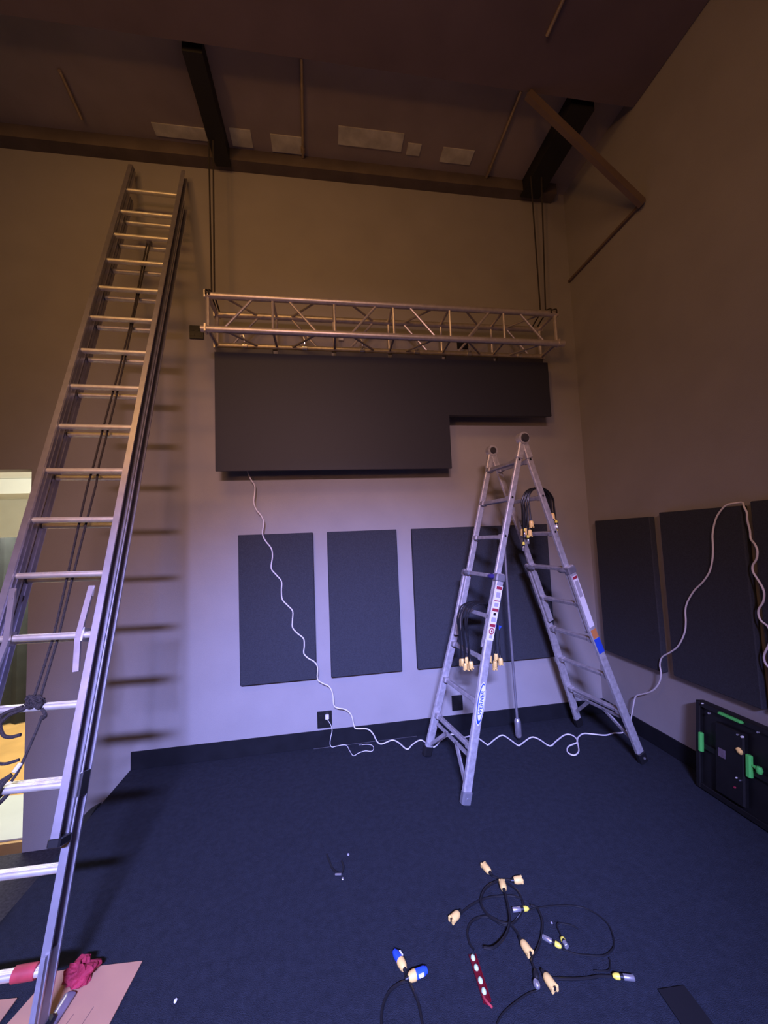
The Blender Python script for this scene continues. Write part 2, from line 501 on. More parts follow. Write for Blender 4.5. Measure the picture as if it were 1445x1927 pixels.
# plates high on the back wall
def plate(label, x0, z0, x1, z1, extra=None):
    t = thing('wall_plate', label, 'plate', ((x0 + x1) / 2, WY, z0))
    MB().box(((x0 + x1) / 2, WY - .006, (z0 + z1) / 2), (x1 - x0, .012, z1 - z0), None, .003).build('cover', M['plate'], t)
    for sx in (-.25, .25):
        for sz in (-.2, .2):
            MB().box(((x0 + x1) / 2 + sx * (x1 - x0), WY - .0135, (z0 + z1) / 2 + sz * (z1 - z0)), (.028, .003, .024)).build('socket', M['rubber'], t)
    return t
plate('black wall plate beside the left end of the truss', -1.103, 3.464, -.987, 3.582)
plate('black wall plate seen through the right part of the truss', 1.277, 3.465, 1.385, 3.573)
plate('black outlet plate low on the wall behind the standing ladder', 1.048, .170, 1.146, .297)
plate('black outlet plate with a white charger low on the wall', -.118, .150, .003, .283)
t = thing('small_sensor', 'small white sensor box on the wall behind the truss', 'sensor', (.183, WY, 3.493))
MB().box((.183, WY - .015, 3.53), (.046, .03, .075), None, .006).build('case', M['white'], t)
MB().box((.183, WY - .032, 3.53), (.02, .004, .03)).build('lens', M['rubber'], t)

# ------------------------------------------------------------------ acoustic panels
def panel(label, axis, a0, a1, z0, z1, th=.05):
    if axis == 'y':
        m = MB().box(((a0 + a1) / 2, WY - th / 2 - .001, (z0 + z1) / 2), (a1 - a0, th, z1 - z0), (V((1, 0, 0)), V((0, 0, 1)).cross(V((1, 0, 0))), V((0, 0, 1))), .006)
    else:
        m = MB().box((RX - th / 2 - .001, (a0 + a1) / 2, (z0 + z1) / 2), (th, a1 - a0, z1 - z0), None, .006)
    tag(m.build('acoustic_panel', M['acoustic']), label, 'panel', 'acoustic panels')
panel('tall dark acoustic panel on the back wall crossed by the white coiled cable', 'y', -.720, -.112, .564, 1.776)
panel('tall dark acoustic panel in the middle of the three on the back wall', 'y', .006, .611, .564, 1.776)
panel('wide dark acoustic panel on the back wall behind the standing ladder', 'y', .748, 2.042, .564, 1.776)
panel('narrow dark acoustic panel on the right wall nearest the corner', 'x', 2.596, 3.205, .615, 1.785)
panel('wide dark acoustic panel on the right wall under the white cable loop', 'x', 1.935, 2.511, .625, 1.81)
panel('dark acoustic panel on the right wall cut off by the picture edge', 'x', 1.25, 1.885, .64, 1.83)

# ------------------------------------------------------------------ extension ladder
P0, LV = V((-1.1309, 3.1721, 4.5953)), V((-.0039, .0979, .2740))
LAT = V((-.3776, .0005, .0072))
wl = LAT.length
ll = LAT.normalized()                      # from the right rail to the left rail
ld_ = LV.normalized()                      # up the ladder
ln = ld_.cross(ll).normalized()            # towards the wall
if ln.y < 0:
    ln = -ln
OFF = .077
def LP(i, lat, n=0.0):
    return P0 - LV * i + ll * lat + ln * n
def slide(i, n):  # rung index at which the line lat=0, n reaches the floor is found below
    return LP(i, 0, n)
i_foot = (LP(0, 0, OFF).z - .03) / LV.z
ext = thing('extension_ladder', 'tall aluminium extension ladder leaning against the back wall', 'ladder', (LP(i_foot, wl / 2, OFF).x, LP(i_foot, wl / 2, OFF).y, 0))
axes = (ll, ln, ld_)
def channel(lat_web, sgn, i0, i1, n0, dep, flange, name, material):
    m = MB()
    a, b = LP(i0, lat_web, n0), LP(i1, lat_web, n0)
    L = (b - a).length
    c = (a + b) / 2
    for q in (-1, 1):
        m.box(c + ll * (sgn * flange / 2) + ln * (q * (dep / 2 - .004)), (flange, .008, L), axes)
    o = m.build(name, material, ext)
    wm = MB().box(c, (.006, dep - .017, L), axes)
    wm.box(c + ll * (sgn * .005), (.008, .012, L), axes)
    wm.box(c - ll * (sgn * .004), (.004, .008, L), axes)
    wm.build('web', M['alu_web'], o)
    return o
I_FLYTOP, I_FLYBOT = -1.08, 14.62
channel(wl + .004, 1, I_FLYTOP, I_FLYBOT, 0, .066, .030, 'fly_rail', M['alu'])
channel(-.004, -1, I_FLYTOP, I_FLYBOT, 0, .066, .030, 'fly_rail', M['alu'])
channel(wl + .010, 1, -.05, i_foot - .05, OFF, .070, .028, 'base_rail', M['alu'])
channel(-.010, -1, -.05, i_foot - .05, OFF, .070, .028, 'base_rail', M['alu'])
def rung(i, n):
    a, b = LP(i, -.002, n), LP(i, wl + .002, n)
    z = (b - a).normalized()
    # round-fronted rung with a flatter ribbed tread
    u = V((0, 0, 1)); u = (u - z * u.dot(z)).normalized()
    v = z.cross(u)
    prof = []
    for k in range(20):
        q = 2 * math.pi * k / 20
        prof.append((max(-.0155, min(.0125, .0165 * math.cos(q))), .0195 * math.sin(q)))
    m = MB().prism([a + u * p + v * q for p, q in prof], b - a)
    for q in (-.007, 0, .007):
        m.box((a + b) / 2 + u * .0128 + v * q, (.002, .003, (b - a).length), (u, v, z))
    return m.build('rung', M['alu_rung'], ext, True)
for i in range(15):
    rung(i, 0)
r_last = None
for i in range(1, 17):
    r_last = rung(i, OFF)
# red tape round the lowest rung, near its right end
a, b = LP(16, .012, OFF), LP(16, .085, OFF)
tp = MB().tube([a + (b - a) * t for t in (0, .5, 1)], [.0235, .024, .0235], 14)
tp.build('tape', M['red'], r_last, True)['label'] = 'red tape wrapped around the lowest rung'
# black end caps of the fly, bright guide brackets
for lat in (-.020, wl + .020):
    MB().box(LP(I_FLYBOT + .02, lat, 0), (.046, .076, .030), axes, .006).build('end_cap', M['rubber'], ext)
for lat, s in ((-.018, -1), (wl + .018, 1)):
    MB().box(LP(14.05, lat + s * .006, .034), (.028, .020, .085), axes, .003).build('guide_bracket', M['silver'], ext)
    MB().box(LP(14.05, lat + s * .004, OFF), (.034, .058, .09), axes, .003).build('guide_block', M['rubber'], ext)
# rung locks (pawls) on the fly at rung 12
for lat, s in ((.035, 1), (wl - .035, -1)):
    a = LP(11.25, lat - s * .012, -.045)
    b = LP(12.05, lat + s * .010, -.030)
    c = LP(12.55, lat - s * .008, -.026)
    k = MB().bar(a, b, .012, .024, ln).bar(b, c, .012, .024, ln)
    k.box(LP(12.0, lat, -.004), (.016, .05, .06), axes)
    lk = k.build('rung_lock', M['alu'], ext)
    j = MB()
    for p, q in ((a + ll * .012, a - ll * .012), (a - ll * .012, a - ll * .012 - ld_ * .05), (a + ll * .012, a + ll * .012 - ld_ * .03)):
        j.tube([p, q], .0035, 6)
    j.build('spring', M['silver'], lk, True)
# halyard rope: two strands down the middle, knot and loops on rung 13 and 14
LC = wl * .41
rp = MB().tube([LP(i, LC + .030 * (i / 13) ** 2 + .008 * math.sin(i * .9) + (.006 if i < 9 else .012), .030 - .03 * max(0, i - 12)) for i in [2 + .4 * k for k in range(28)] + [12.95]], .0055, 7).build('halyard_rope', M['rope'], ext, True)
MB().tube([LP(i, LC + .030 * (i / 13) ** 2 - .010 + .006 * math.sin(i * .7) - (.0 if i < 9 else .010), .034 - .03 * max(0, i - 12)) for i in [2 + .4 * k for k in range(28)] + [12.95]], .0055, 7).build('halyard_rope', M['rope'], ext, True)
MB().lathe(LP(1.98, LC - .012, .03), LP(1.98, LC + .012, .03), [(0, .026), (.3, .022), (.7, .022), (1, .026)], 14).build('pulley', M['alu_dark'], ext, True)
kn = MB()
kc = LP(12.93, LC + .012, -.012)
for k in range(9):
    a = k * .7
    kn.tube(spline([kc + ll * (.030 * math.cos(a + q * 1.05)) + ld_ * (.024 * math.sin(a * 1.3 + q * 1.05)) + ln * (.022 * math.sin(a + q * 2.1)) for q in range(6)], 4), .0065, 6)
# loops that hang left of the knot and a tail that runs down to rung 14
kn.tube(spline([kc, LP(13.03, LC + .06, -.025), LP(13.1, LC + .10, -.028), LP(13.3, LC + .135, -.03), LP(13.45, LC + .15, -.02), LP(13.55, LC + .19, -.0)], 6), .007, 7)
kn.tube(spline([LP(12.98, LC + .05, -.025), LP(13.08, LC + .12, -.03), LP(13.3, LC + .10, -.03), LP(13.36, LC + .07, -.03), LP(13.34, LC + .03, -.03)], 6), .007, 7)
kn.tube(spline([LP(13.4, LC + .13, -.02), LP(13.6, LC + .125, -.03), LP(13.68, LC + .09, -.03), LP(13.9, LC + .095, -.03), LP(14.05, LC + .14, -.02), LP(14.15, LC + .18, -.01)], 6), .0055, 7)
kn.tube(spline([LP(13.66, LC + .10, -.03), LP(13.68, LC + .06, -.03), LP(13.65, LC + .02, -.02)], 5), .006, 7)
kn.tube(spline([LP(13.02, LC - .02, -.02), LP(13.12, LC - .035, -.01), LP(13.16, LC - .015, .01)], 5), .0065, 7)
kn.tube(spline([LP(13.12, LC - .004, .02), LP(13.3, LC + .004, .02), LP(13.75, LC + .022, .0), LP(13.9, LC + .03, -.018)], 5), .0055, 7)
for dq in (0, .022):
    kn.tube(spline([LP(13.82, LC + .034, -.02), LP(13.93, LC + .052 + dq, -.034), LP(14.08, LC + .062 + dq * 1.3, -.036), LP(14.14, LC + .060 + dq * 1.3, -.01), LP(14.02, LC + .05 + dq, .026)], 6), .008, 7)
kn.build('knot', M['rope'], rp, True)
MB().tube([LP(13.70, LC + .020, -.006), LP(13.80, LC + .030, -.018)], .0085, 8).build('rope_tape', M['white'], rp, True)['label'] = 'white tape on the rope end'
# feet
for lat, s in ((-.024, -1), (wl + .024, 1)):
    f0 = LP(i_foot, lat, OFF)
    MB().box((f0.x, f0.y, .017), (.062, .12, .034), None, .010).build('foot', M['rubber'], ext)
    MB().bar(LP(i_foot - .75, lat + s * .004, OFF - .01), LP(i_foot - .05, lat + s * .008, OFF - .01), .012, .085, ll).build('foot_plate', M['alu_dark'], ext)

# ------------------------------------------------------------------ multi-position ladder standing as an A
AL = V((-.165, .986, 0)).normalized()         # along the rungs, away from the viewer
MH = V((1.392, 2.726, 2.380))                 # middle of the hinge line
ladder = thing('folding_ladder', 'silver multi-position ladder standing open as an A', 'ladder', (1.45, 2.80, 0))
class Sec:
    def __init__(s, foot):
        s.f = V(foot)
        s.d = (s.f - MH)
        s.L = s.d.length
        s.d.normalize()
        s.n = s.d.cross(AL).normalized()
    def P(s, t, lat, n=0.0):
        return MH + s.d * t + AL * lat + s.n * n
secs = {'L': Sec((.768, 2.731, .0)), 'R': Sec((2.185, 2.884, .0))}
WI, WO, WF = .190, .222, .290                 # half widths: inner rails, outer rails at top, at the feet
T_IN, T_OUT0, T_FLARE = 1.50, .985, 1.45
def half_o(t, L):
    if t < T_FLARE:
        return WO
    return WO + (WF - WO) * (t - T_FLARE) / (L - T_FLARE)
for key, s in secs.items():
    ax = (AL, s.n, s.d)
    for q in (-1, 1):
        ir = MB().box(s.P((.07 + T_IN) / 2, q * WI), (.026, .046, T_IN - .07), ax, .005).build('inner_rail', M['alu_fold'], ladder)
        MB().box(s.P(T_IN + .003, q * WI), (.022, .040, .008), ax).build('rail_plug', M['rubber'], ir)
        for t in (.16, .44, .72):
            MB().tube([s.P(t, q * (WI + .0125)), s.P(t, q * (WI + .0140))], .0085, 12).build('lock_hole', M['rubber'], ir, True)
        m = MB()
        m.bar(s.P(T_OUT0, q * WO), s.P(T_FLARE, q * WO), .034, .058, AL, .006)
        m.bar(s.P(T_FLARE - .01, q * WO), s.P(s.L - .075, q * (WF - .003)), .036, .060, AL, .008)
        m.build('outer_rail', M['alu_fold'], ladder)
        # bracket and lock knob where the outer section starts
        br = MB().box(s.P(T_OUT0 + .03, q * (WO + .0)), (.046, .072, .05), ax, .008).build('rail_bracket', M['alu_dark'], ladder)
        MB().lathe(s.P(T_OUT0 + .03, q * (WO - .035 * q * q) - q * .05, -.03), s.P(T_OUT0 + .03, q * (WO - .01), -.03), [(0, .012), (.3, .018), (.7, .018), (1, .010)], 12).build('lock_knob', M['purple_cap'] if (key == 'L' and q < 0) else M['grey_cap'], br, True)
        MB().bar(s.P(s.L - .085, q * WF), s.P(s.L - .006, q * (WF + .002)), .046, .068, AL, .010).build('foot', M['grey_cap'] if (key == 'L' and q < 0) else M['rubber'], ladder)
        MB().tube([s.P(s.L - .045, q * (WF + .022)), s.P(s.L - .045, q * (WF + .027))], .009, 10).build('foot_rivet', M['silver'], ladder, True)
    for k in range(8):
        t = .17 + .28 * k
        if t < T_OUT0 - .05:
            hw = WI
        elif t < T_IN and k > 3:
            hw = WO - .01
        else:
            hw = half_o(t, s.L) - .012
        m = MB().box(s.P(t, 0), (2 * hw, .032, .028), ax, .007)
        for e in (-1, 1):
            m.box(s.P(t, e * (hw - .025)), (.05, .046, .038), ax, .008)
        rg = m.build('rung', M['alu_dull'], ladder)
        if k == 7:   # braces under the lowest rung
            for e in (-1, 1):
                MB().bar(s.P(t + .05, e * (hw * .25), .0), s.P(t + .22, e * (hw - .0), .0), .012, .026, s.n).build('brace', M['alu_dull'], rg)
            MB().box(s.P(t + .055, 0), (1.7 * hw, .012, .022), ax).build('lower_stretcher', M['alu_dull'], rg)
# hinges
for q in (-1, 1):
    c = MH + AL * (q * (WI + .004))
    h = MB().tube([c - AL * .022, c + AL * .022], .045, 20)
    for s in secs.values():
        h.bar(c + s.d * .0, c + s.d * .15, .034, .052, AL, .006)
    hg = h.build('hinge', M['alu_fold'], ladder, True)
    MB().lathe(c + AL * (q * .022), c + AL * (q * .040), [(0, .031), (.5, .031), (1, .026)], 18).build('hinge_cap', M['hinge_cap'], hg, True)
    MB().lathe(c - AL * (q * .022), c - AL * (q * .034), [(0, .028), (1, .022)], 18).build('hinge_cap', M['hinge_cap'], hg, True)

def sticker(s, q, t0, t1, n0, n1, material, name, lift=.001, w_=None, side_t=None):
    """thin sticker on the outward face of an outer rail (q = -1 near side)."""
    m = MB()
    tm = (t0 + t1) / 2
    def pt(t, n):
        base = (half_o(t, s.L) + (.0185 if t > T_FLARE else .0172)) if w_ is None else w_
        return s.P(t, q * (base + lift), n)
    vs = [pt(t0, n0), pt(t0, n1), pt(t1, n1), pt(t1, n0)]
    m.prism(vs, AL * (q * .0006))
    return m.build(name, material, ladder)
L_, R_ = secs['L'], secs['R']
lab = sticker(L_, -1, 1.07, 1.44, -.026, .026, M['sticker'], 'warning_sticker')
lab['label'] = 'long white warning sticker with dark red blocks'
for t0, t1, n0, n1, mm in ((1.075, 1.095, -.022, .022, 'sticker_red'), (1.17, 1.176, -.022, .022, 'sticker_red'), (1.225, 1.245, -.024, .024, 'sticker_red'),
                           (1.255, 1.272, -.010, .010, 'rubber'), (1.285, 1.315, -.018, .018, 'sticker_grey'), (1.330, 1.350, -.022, .022, 'sticker_red'), (1.405, 1.425, -.010, .012, 'sticker_grey'),
                           (1.115, 1.150, -.016, .016, 'sticker_grey'), (1.186, 1.212, -.016, .016, 'sticker_grey')):
    o = sticker(L_, -1, t0, t1, n0, n1, M[mm], 'print_block', lift=.0018)
    o.parent = lab
def ellipse_sticker(s, q, tc, nc, rt, rn, material, name, lift, parent):
    pts = []
    for k in range(28):
        a = 2 * math.pi * k / 28
        t = tc + rt * math.cos(a)
        pts.append(s.P(t, q * (half_o(t, s.L) + (.0185 if t > T_FLARE else .0172) + lift), nc + rn * math.sin(a)))
    o = MB().prism(pts, AL * (q * .0005)).build(name, material, ladder)
    if parent:
        o.parent = parent
    return o
ellipse_sticker(L_, -1, 1.378, 0, .022, .020, M['sticker_red'], 'print_circle', .0018, lab)
ellipse_sticker(L_, -1, 1.378, 0, .015, .0135, M['sticker'], 'print_circle', .0024, lab)
ellipse_sticker(L_, -1, 1.378, .001, .008, .0065, M['sticker_red'], 'print_circle', .0030, lab)
TL = 1.845
logo = ellipse_sticker(L_, -1, TL, 0, .135, .030, M['sticker'], 'logo_sticker', .0010, None)
logo['label'] = 'oval blue and white maker sticker'
ellipse_sticker(L_, -1, TL, .0, .128, .027, M['sticker_blue'], 'logo_ring', .0016, logo)
ellipse_sticker(L_, -1, TL - .006, .002, .112, .0215, M['sticker'], 'logo_field', .0022, logo)
# lettering
tcu = bpy.data.curves.new('lettering', 'FONT')
tcu.body = 'WERNER'
tcu.size = .037
tcu.align_x, tcu.align_y = 'CENTER', 'CENTER'
tcu.extrude = .0003
tcu.offset = .0006
tcu.shear = .12
tcu.space_character = 1.05
tob = bpy.data.objects.new('lettering', tcu)
COL.objects.link(tob)
dg = bpy.context.evaluated_depsgraph_get()
tme = bpy.data.meshes.new_from_object(tob.evaluated_get(dg))
bpy.data.objects.remove(tob)
tme.materials.clear()
tme.materials.append(M['sticker_blue'])
# text x runs up the rail, text y towards -n side seen from outside
slope = (WF - WO) / (L_.L - T_FLARE)
xd = (-(L_.d) + AL * (slope)).normalized()
zd = -AL
zd = (zd - xd * zd.dot(xd)).normalized()
yd = zd.cross(xd)
org = L_.P(TL - .004, -(half_o(TL, L_.L) + .0185 + .0032), .002)
base = ladder.location
for v in tme.vertices:
    p = org + xd * v.co.x + yd * v.co.y + zd * v.co.z
    v.co = p - base
lo_ = bpy.data.objects.new('lettering', tme)
COL.objects.link(lo_)
lo_.parent = logo
# stickers of the right section, near rail
r1 = sticker(R_, -1, 1.06, 1.46, -.024, .024, M['sticker'], 'warning_sticker')
r1['label'] = 'long grey and white instruction sticker'
for t0, t1, n0, n1, mm in ((1.065, 1.085, -.020, .020, 'sticker_red'), (1.10, 1.24, -.016, .016, 'sticker_grey'), (1.30, 1.40, -.017, .017, 'sticker_grey')):
    o = sticker(R_, -1, t0, t1, n0, n1, M[mm], 'print_block', lift=.0018)
    o.parent = r1
r2_ = sticker(R_, -1, 1.48, 1.545, -.024, .024, M['sticker_orange'], 'warning_sticker')
r2_['label'] = 'orange sticker'
r3_ = sticker(R_, -1, 1.55, 1.66, -.026, .026, M['sticker_blue'], 'duty_sticker')
r3_['label'] = 'blue duty-rating sticker'

# ------------------------------------------------------------------ slender pole leaning on the A ladder
pt_, pb_ = V((1.470, 3.02, 1.83)), V((1.517, 3.075, .008))
pole = thing('slender_pole', 'slender grey pole with a pale sleeve at its foot, leaning inside the open ladder', 'pole', (pb_.x, pb_.y, 0))
MB().tube([pt_, pt_ * .5 + pb_ * .5 + V((-.006, .0, 0)), pb_], .0105, 10).build('shaft', M['alu_dark'], pole, True)
pd = (pt_ - pb_).normalized()
MB().lathe(pb_ + pd * .02, pb_ + pd * .17, [(0, .020), (.08, .025), (.85, .026), (.95, .020), (1, .014)], 14).build('sleeve', M['alu'], pole, True)
MB().lathe(pb_, pb_ + pd * .022, [(0, .012), (1, .014)], 12).build('tip', M['rubber'], pole, True)

# ------------------------------------------------------------------ connectors
def power_plug(parent, p0, p1, r=.0155, up=V((0, 0, 1)), body='yellow'):
    """barrel connector: open forked end at p0, cord end at p1."""
    p0, p1 = V(p0), V(p1)
    d = (p1 - p0).normalized()
    L = (p1 - p0).length
    b = MB().lathe(p0 + d * (.14 * L), p1, [(0, r), (.06, r * 1.04), (.62, r * 1.02), (.88, r * .90), (1, r * .66)], 16)
    o = b.build('connector', M[body], parent, True)
    side = d.cross(up).normalized()
    for q in (-1, 1):
        MB().box(p0 + d * (.08 * L) + side * (q * r * .66), (r * .62, r * 1.35, .17 * L), (side, d.cross(side), d), .002).build('lug', M[body], o)
    MB().lathe(p0 + d * (.06 * L), p0 + d * (.18 * L), [(0, r * .5), (1, r * .55)], 10).build('core', M['rubber'], o, True)
    MB().lathe(p1 - d * .002, p1 + d * (.35 * L), [(0, r * .6), (.5, r * .46), (1, r * .36)], 10).build('strain_relief', M['rubber'], o, True)
    return o

def xlr(parent, p0, p1, boot=True):
    """small signal plug: nickel shell at p0, black band and yellow boot towards p1 (cord)."""
    p0, p1 = V(p0), V(p1)
    q = p1 - p0
    o = MB().lathe(p0, p0 + q * .50, [(0, .0085), (.05, .0095), (.95, .0095), (1, .0085)], 12).build('signal_plug', M['silver'], parent, True)
    MB().lathe(p0 + q * .50, p0 + q * .68, [(0, .0085), (1, .0085)], 12).build('band', M['rubber'], o, True)
    if boot:
        MB().lathe(p0 + q * .68, p1, [(0, .0095), (.5, .0098), (.85, .007), (1, .004)], 12).build('boot', M['yellow2'], o, True)
    return o

def floor_cable(name, label, pts, r, lift, group=None, cat='cable', mat_='cord'):
    c = spline([(x, y, r + lift + .001) for x, y in pts], 6)
    n = len(pts) // 2
    t = thing(name, label, cat, (pts[n][0], pts[n][1], 0), group)
    MB().tube(c, r, 8).build('cord', M[mat_], t, True)
    return t

GRP = 'loose cables on the stage floor'
PL = .0165
c = floor_cable('power_cable', 'black power cable curling from the topmost yellow connector down to the red tray', [(.762, 1.93), (.799, 1.9), (.847, 1.83), (.84, 1.76), (.803, 1.719), (.745, 1.689), (.702, 1.698), (.671, 1.731), (.638, 1.744), (.587, 1.734), (.55, 1.697), (.54, 1.648), (.548, 1.622)], .0045, 0, GRP)
power_plug(c, (.744, 1.990, PL), (.758, 1.937, PL))
c = floor_cable('power_cable', 'black power cable joining the yellow connector right of the loop to a lower slanted one', [(.852, 1.872), (.822, 1.883), (.781, 1.885), (.709, 1.863), (.661, 1.815), (.651, 1.773), (.662, 1.733), (.701, 1.695), (.735, 1.678), (.748, 1.645), (.750, 1.622)], .0050, .010, GRP)
power_plug(c, (.895, 1.868, PL), (.852, 1.872, PL))
power_plug(c, (.760, 1.550, PL), (.750, 1.603, PL))
c = floor_cable('power_cable', 'black power cable from the yellow connector inside the loop curving round to the lower left', [(.780, 1.822), (.773, 1.793), (.758, 1.737), (.739, 1.686), (.704, 1.641), (.66, 1.609), (.617, 1.593), (.582, 1.601)], .0050, .021, GRP)
power_plug(c, (.791, 1.872, PL + .006), (.780, 1.826, PL + .009))
c = floor_cable('power_cable', 'black power cable from the leftmost yellow connector on the floor arching to the right', [(.541, 1.772), (.57, 1.788), (.628, 1.811), (.692, 1.824), (.761, 1.821), (.816, 1.81), (.847, 1.788)], .0040, 0, GRP)
power_plug(c, (.490, 1.742, PL), (.535, 1.768, PL))
c = floor_cable('signal_cable', 'thin black signal cable with a nickel plug making the widest loop to the right', [(.856, 1.735), (.886, 1.736), (.953, 1.733), (1.034, 1.72), (1.084, 1.704), (1.111, 1.687), (1.141, 1.648), (1.149, 1.598), (1.118, 1.537), (1.08, 1.513), (1.039, 1.506), (.986, 1.518), (.949, 1.529), (.918, 1.546), (.902, 1.556)], .0028, 0, GRP)
xlr(c, (.779, 1.742, .0105), (.853, 1.735, .0105))
xlr(c, (.846, 1.612, .0105), (.898, 1.560, .0105))
c = floor_cable('signal_cable', 'thin black cable bending down to a round silver end piece', [(.868, 1.745), (.889, 1.729), (.888, 1.698), (.876, 1.66), (.838, 1.607), (.796, 1.567), (.769, 1.55), (.753, 1.534), (.75, 1.517), (.748, 1.500)], .0045, .007, GRP)
MB().lathe((.749, 1.500, .012), (.738, 1.472, .012), [(0, .008), (.3, .011), (.8, .011), (1, .007)], 12).build('collar', M['rubber'], c, True)
MB().ball((.729, 1.458, .013), (.0125, .016, .0125)).build('end_piece', M['silver'], c, True)
c = floor_cable('signal_cable', 'short thin cable with an upright yellow boot, small loop at its end', [(.921, 1.592), (.924, 1.60), (.927, 1.619), (.931, 1.64), (.944, 1.651), (.961, 1.645), (.991, 1.632), (1.01, 1.614)], .0025, .006, GRP)
xlr(c, (.9195, 1.556, .0105), (.921, 1.594, .0105))
c = floor_cable('power_cable', 'nearly straight cable from the lowest yellow connector to a nickel plug on the right', [(.784, 1.482), (.805, 1.469), (.878, 1.453), (.932, 1.446), (.98, 1.443), (1.022, 1.434)], .0045, 0, GRP)
power_plug(c, (.785, 1.424, PL), (.775, 1.476, PL))
xlr(c, (1.097, 1.410, .0105), (1.024, 1.432, .0105))
c = floor_cable('thin_cord', 'thin black cord running from the silver end piece out of the bottom of the picture', [(.725, 1.446), (.695, 1.444), (.658, 1.436), (.59, 1.414), (.549, 1.392), (.515, 1.355), (.50, 1.31)], .0028, 0, GRP, 'cord')
c = floor_cable('thin_cord', 'short bent piece of thin cord above the nickel plug on the right', [(.972, 1.466), (.994, 1.46), (1.029, 1.457), (1.054, 1.481), (1.06, 1.494)], .0025, 0, GRP, 'cord')
# blue ended cable
c = floor_cable('power_cable', 'black power cable with two blue connectors at the bottom edge', [(.253, 1.592), (.265, 1.553), (.278, 1.505), (.283, 1.467), (.275, 1.40), (.23, 1.36), (.17, 1.37), (.143, 1.43), (.145, 1.475), (.158, 1.509), (.185, 1.542), (.225, 1.560), (.254, 1.563)], .0050, 0, GRP)
def blue_plug(p_tip, p_mid, p_cord, parent):
    a, b, d = V(p_tip), V(p_mid), V(p_cord)
    o = MB().lathe(a, b, [(0, .010), (.15, .012), (.25, .0145), (1, .0155)], 14).build('connector', M['blue'], parent, True)
    MB().lathe(b, d, [(0, .0165), (.2, .0175), (.75, .015), (1, .010)], 14).build('collar', M['yellow'], o, True)
    n = (b - a).normalized().cross(V((0, 0, 1))).normalized()
    MB().box(a * .4 + b * .6 + n * -.014 + V((0, 0, .004)), (.010, .022, .010), (n, (b - a).normalized(), V((0, 0, 1))), .002).build('latch', M['white'], o)
    MB().lathe(d, d + (d - b).normalized() * .014, [(0, .008), (1, .005)], 10).build('strain_relief', M['rubber'], o, True)
blue_plug((.226, 1.664, .018), (.243, 1.626, .018), (.253, 1.594, .018), c)
blue_plug((.338, 1.576, .018), (.291, 1.568, .018), (.262, 1.562, .018), c)

# red tray with four pale domes
tray = thing('red_tray', 'narrow clear red tray holding four pale green domes', 'tray', (.533, 1.515, 0))
u = (V((.534, 1.605, 0)) - V((.529, 1.440, 0))).normalized()
v = V((0, 0, 1)).cross(u)
tc_ = V((.5315, 1.525, 0))
m = MB()
def rr(hx, hy, z):
    hx = hx * .78
    pts = []
    for k in range(24):
        a = 2 * math.pi * k / 24
        ca, sa = math.cos(a), math.sin(a)
        pts.append(tc_ + v * (math.copysign(abs(ca) ** .6, ca) * hx) + u * (math.copysign(abs(sa) ** .35, sa) * hy) + V((0, 0, z)))
    return pts
m.prism(rr(.018, .085, .001), (0, 0, .003))
for q in (-1, 1):
    m.bar(tc_ + v * (q * .0135) - u * .078 + V((0, 0, .006)), tc_ + v * (q * .0135) + u * .078 + V((0, 0, .006)), .003, .010, v)
m.build('tray_base', M['red_clear'], tray)
for k, t in enumerate((.070, .034, -.010, -.045)):
    MB().ball(tc_ + u * t + V((0, 0, .004)), (.009, .0115, .010), (v, u, V((0, 0, 1))), 14, 6, True).build('dome', M['pale_green'], tray, True)
MB().tube(spline([tc_ + u * -.060 + v * .010 + V((0, 0, .006)), tc_ + u * -.082 + v * .002 + V((0, 0, .009)), tc_ + u * -.100 - v * .010 + V((0, 0, .008))], 5), [.004] * 11, 8).build('pull_tab', M['red'], tray, True)

# small bits on the floor
hk = thing('cable_clip', 'small black hook clip with a shiny pin, alone in the middle of the floor', 'clip', (.03, 2.11, 0))
MB().tube(spline([(-.047, 2.225, .006), (-.035, 2.18, .007), (-.018, 2.125, .008), (.005, 2.095, .009), (.030, 2.09, .009), (.038, 2.13, .008), (.030, 2.165, .007)], 6), .0045, 8).build('hook', M['rubber'], hk, True)
MB().tube([(-.004, 2.088, .008), (.026, 2.078, .012)], .005, 8).build('pin', M['silver'], hk, True)
MB().ball((.032, 2.058, .006), (.006, .008, .005)).build('tip', M['silver'], hk, True)
for x, y, lb, s_ in ((-.608, 1.665, 'tiny white scrap on the floor right of the cardboard', .006), (.068, 2.205, 'tiny grey crumb on the floor beyond the hook clip', .006), (.92, 1.665, 'tiny pale crumb near the cable loops on the floor', .004)):
    tag(MB().ball((x, y, s_ * .55), (s_, s_ * 1.5, s_ * .55), None, 8, 5).build('paper_scrap', M['white'] if s_ > .005 and x < 0 else M['sticker_grey'], None, True), lb, 'scrap')
m = MB().box((1.205, 1.300, .003), (.105, .13, .006), (V((1, -.06, 0)).normalized(), V((.06, 1, 0)).normalized(), V((0, 0, 1))), .002)
tag(m.build('black_strip', M['rubber']), 'flat black strip at the bottom right corner', 'mat')  # thin black strip lying flat on the floor
# worn tape line along the wall
tag(MB().prism([(-.153, 3.322, .0005), (.719, 3.330, .0005), (.719, 3.334, .0005), (-.153, 3.328, .0005)], (0, 0, .0006)).build('chalk_line', M['alu_dark']), 'thin pale line on the floor along the back baseboard', 'line')

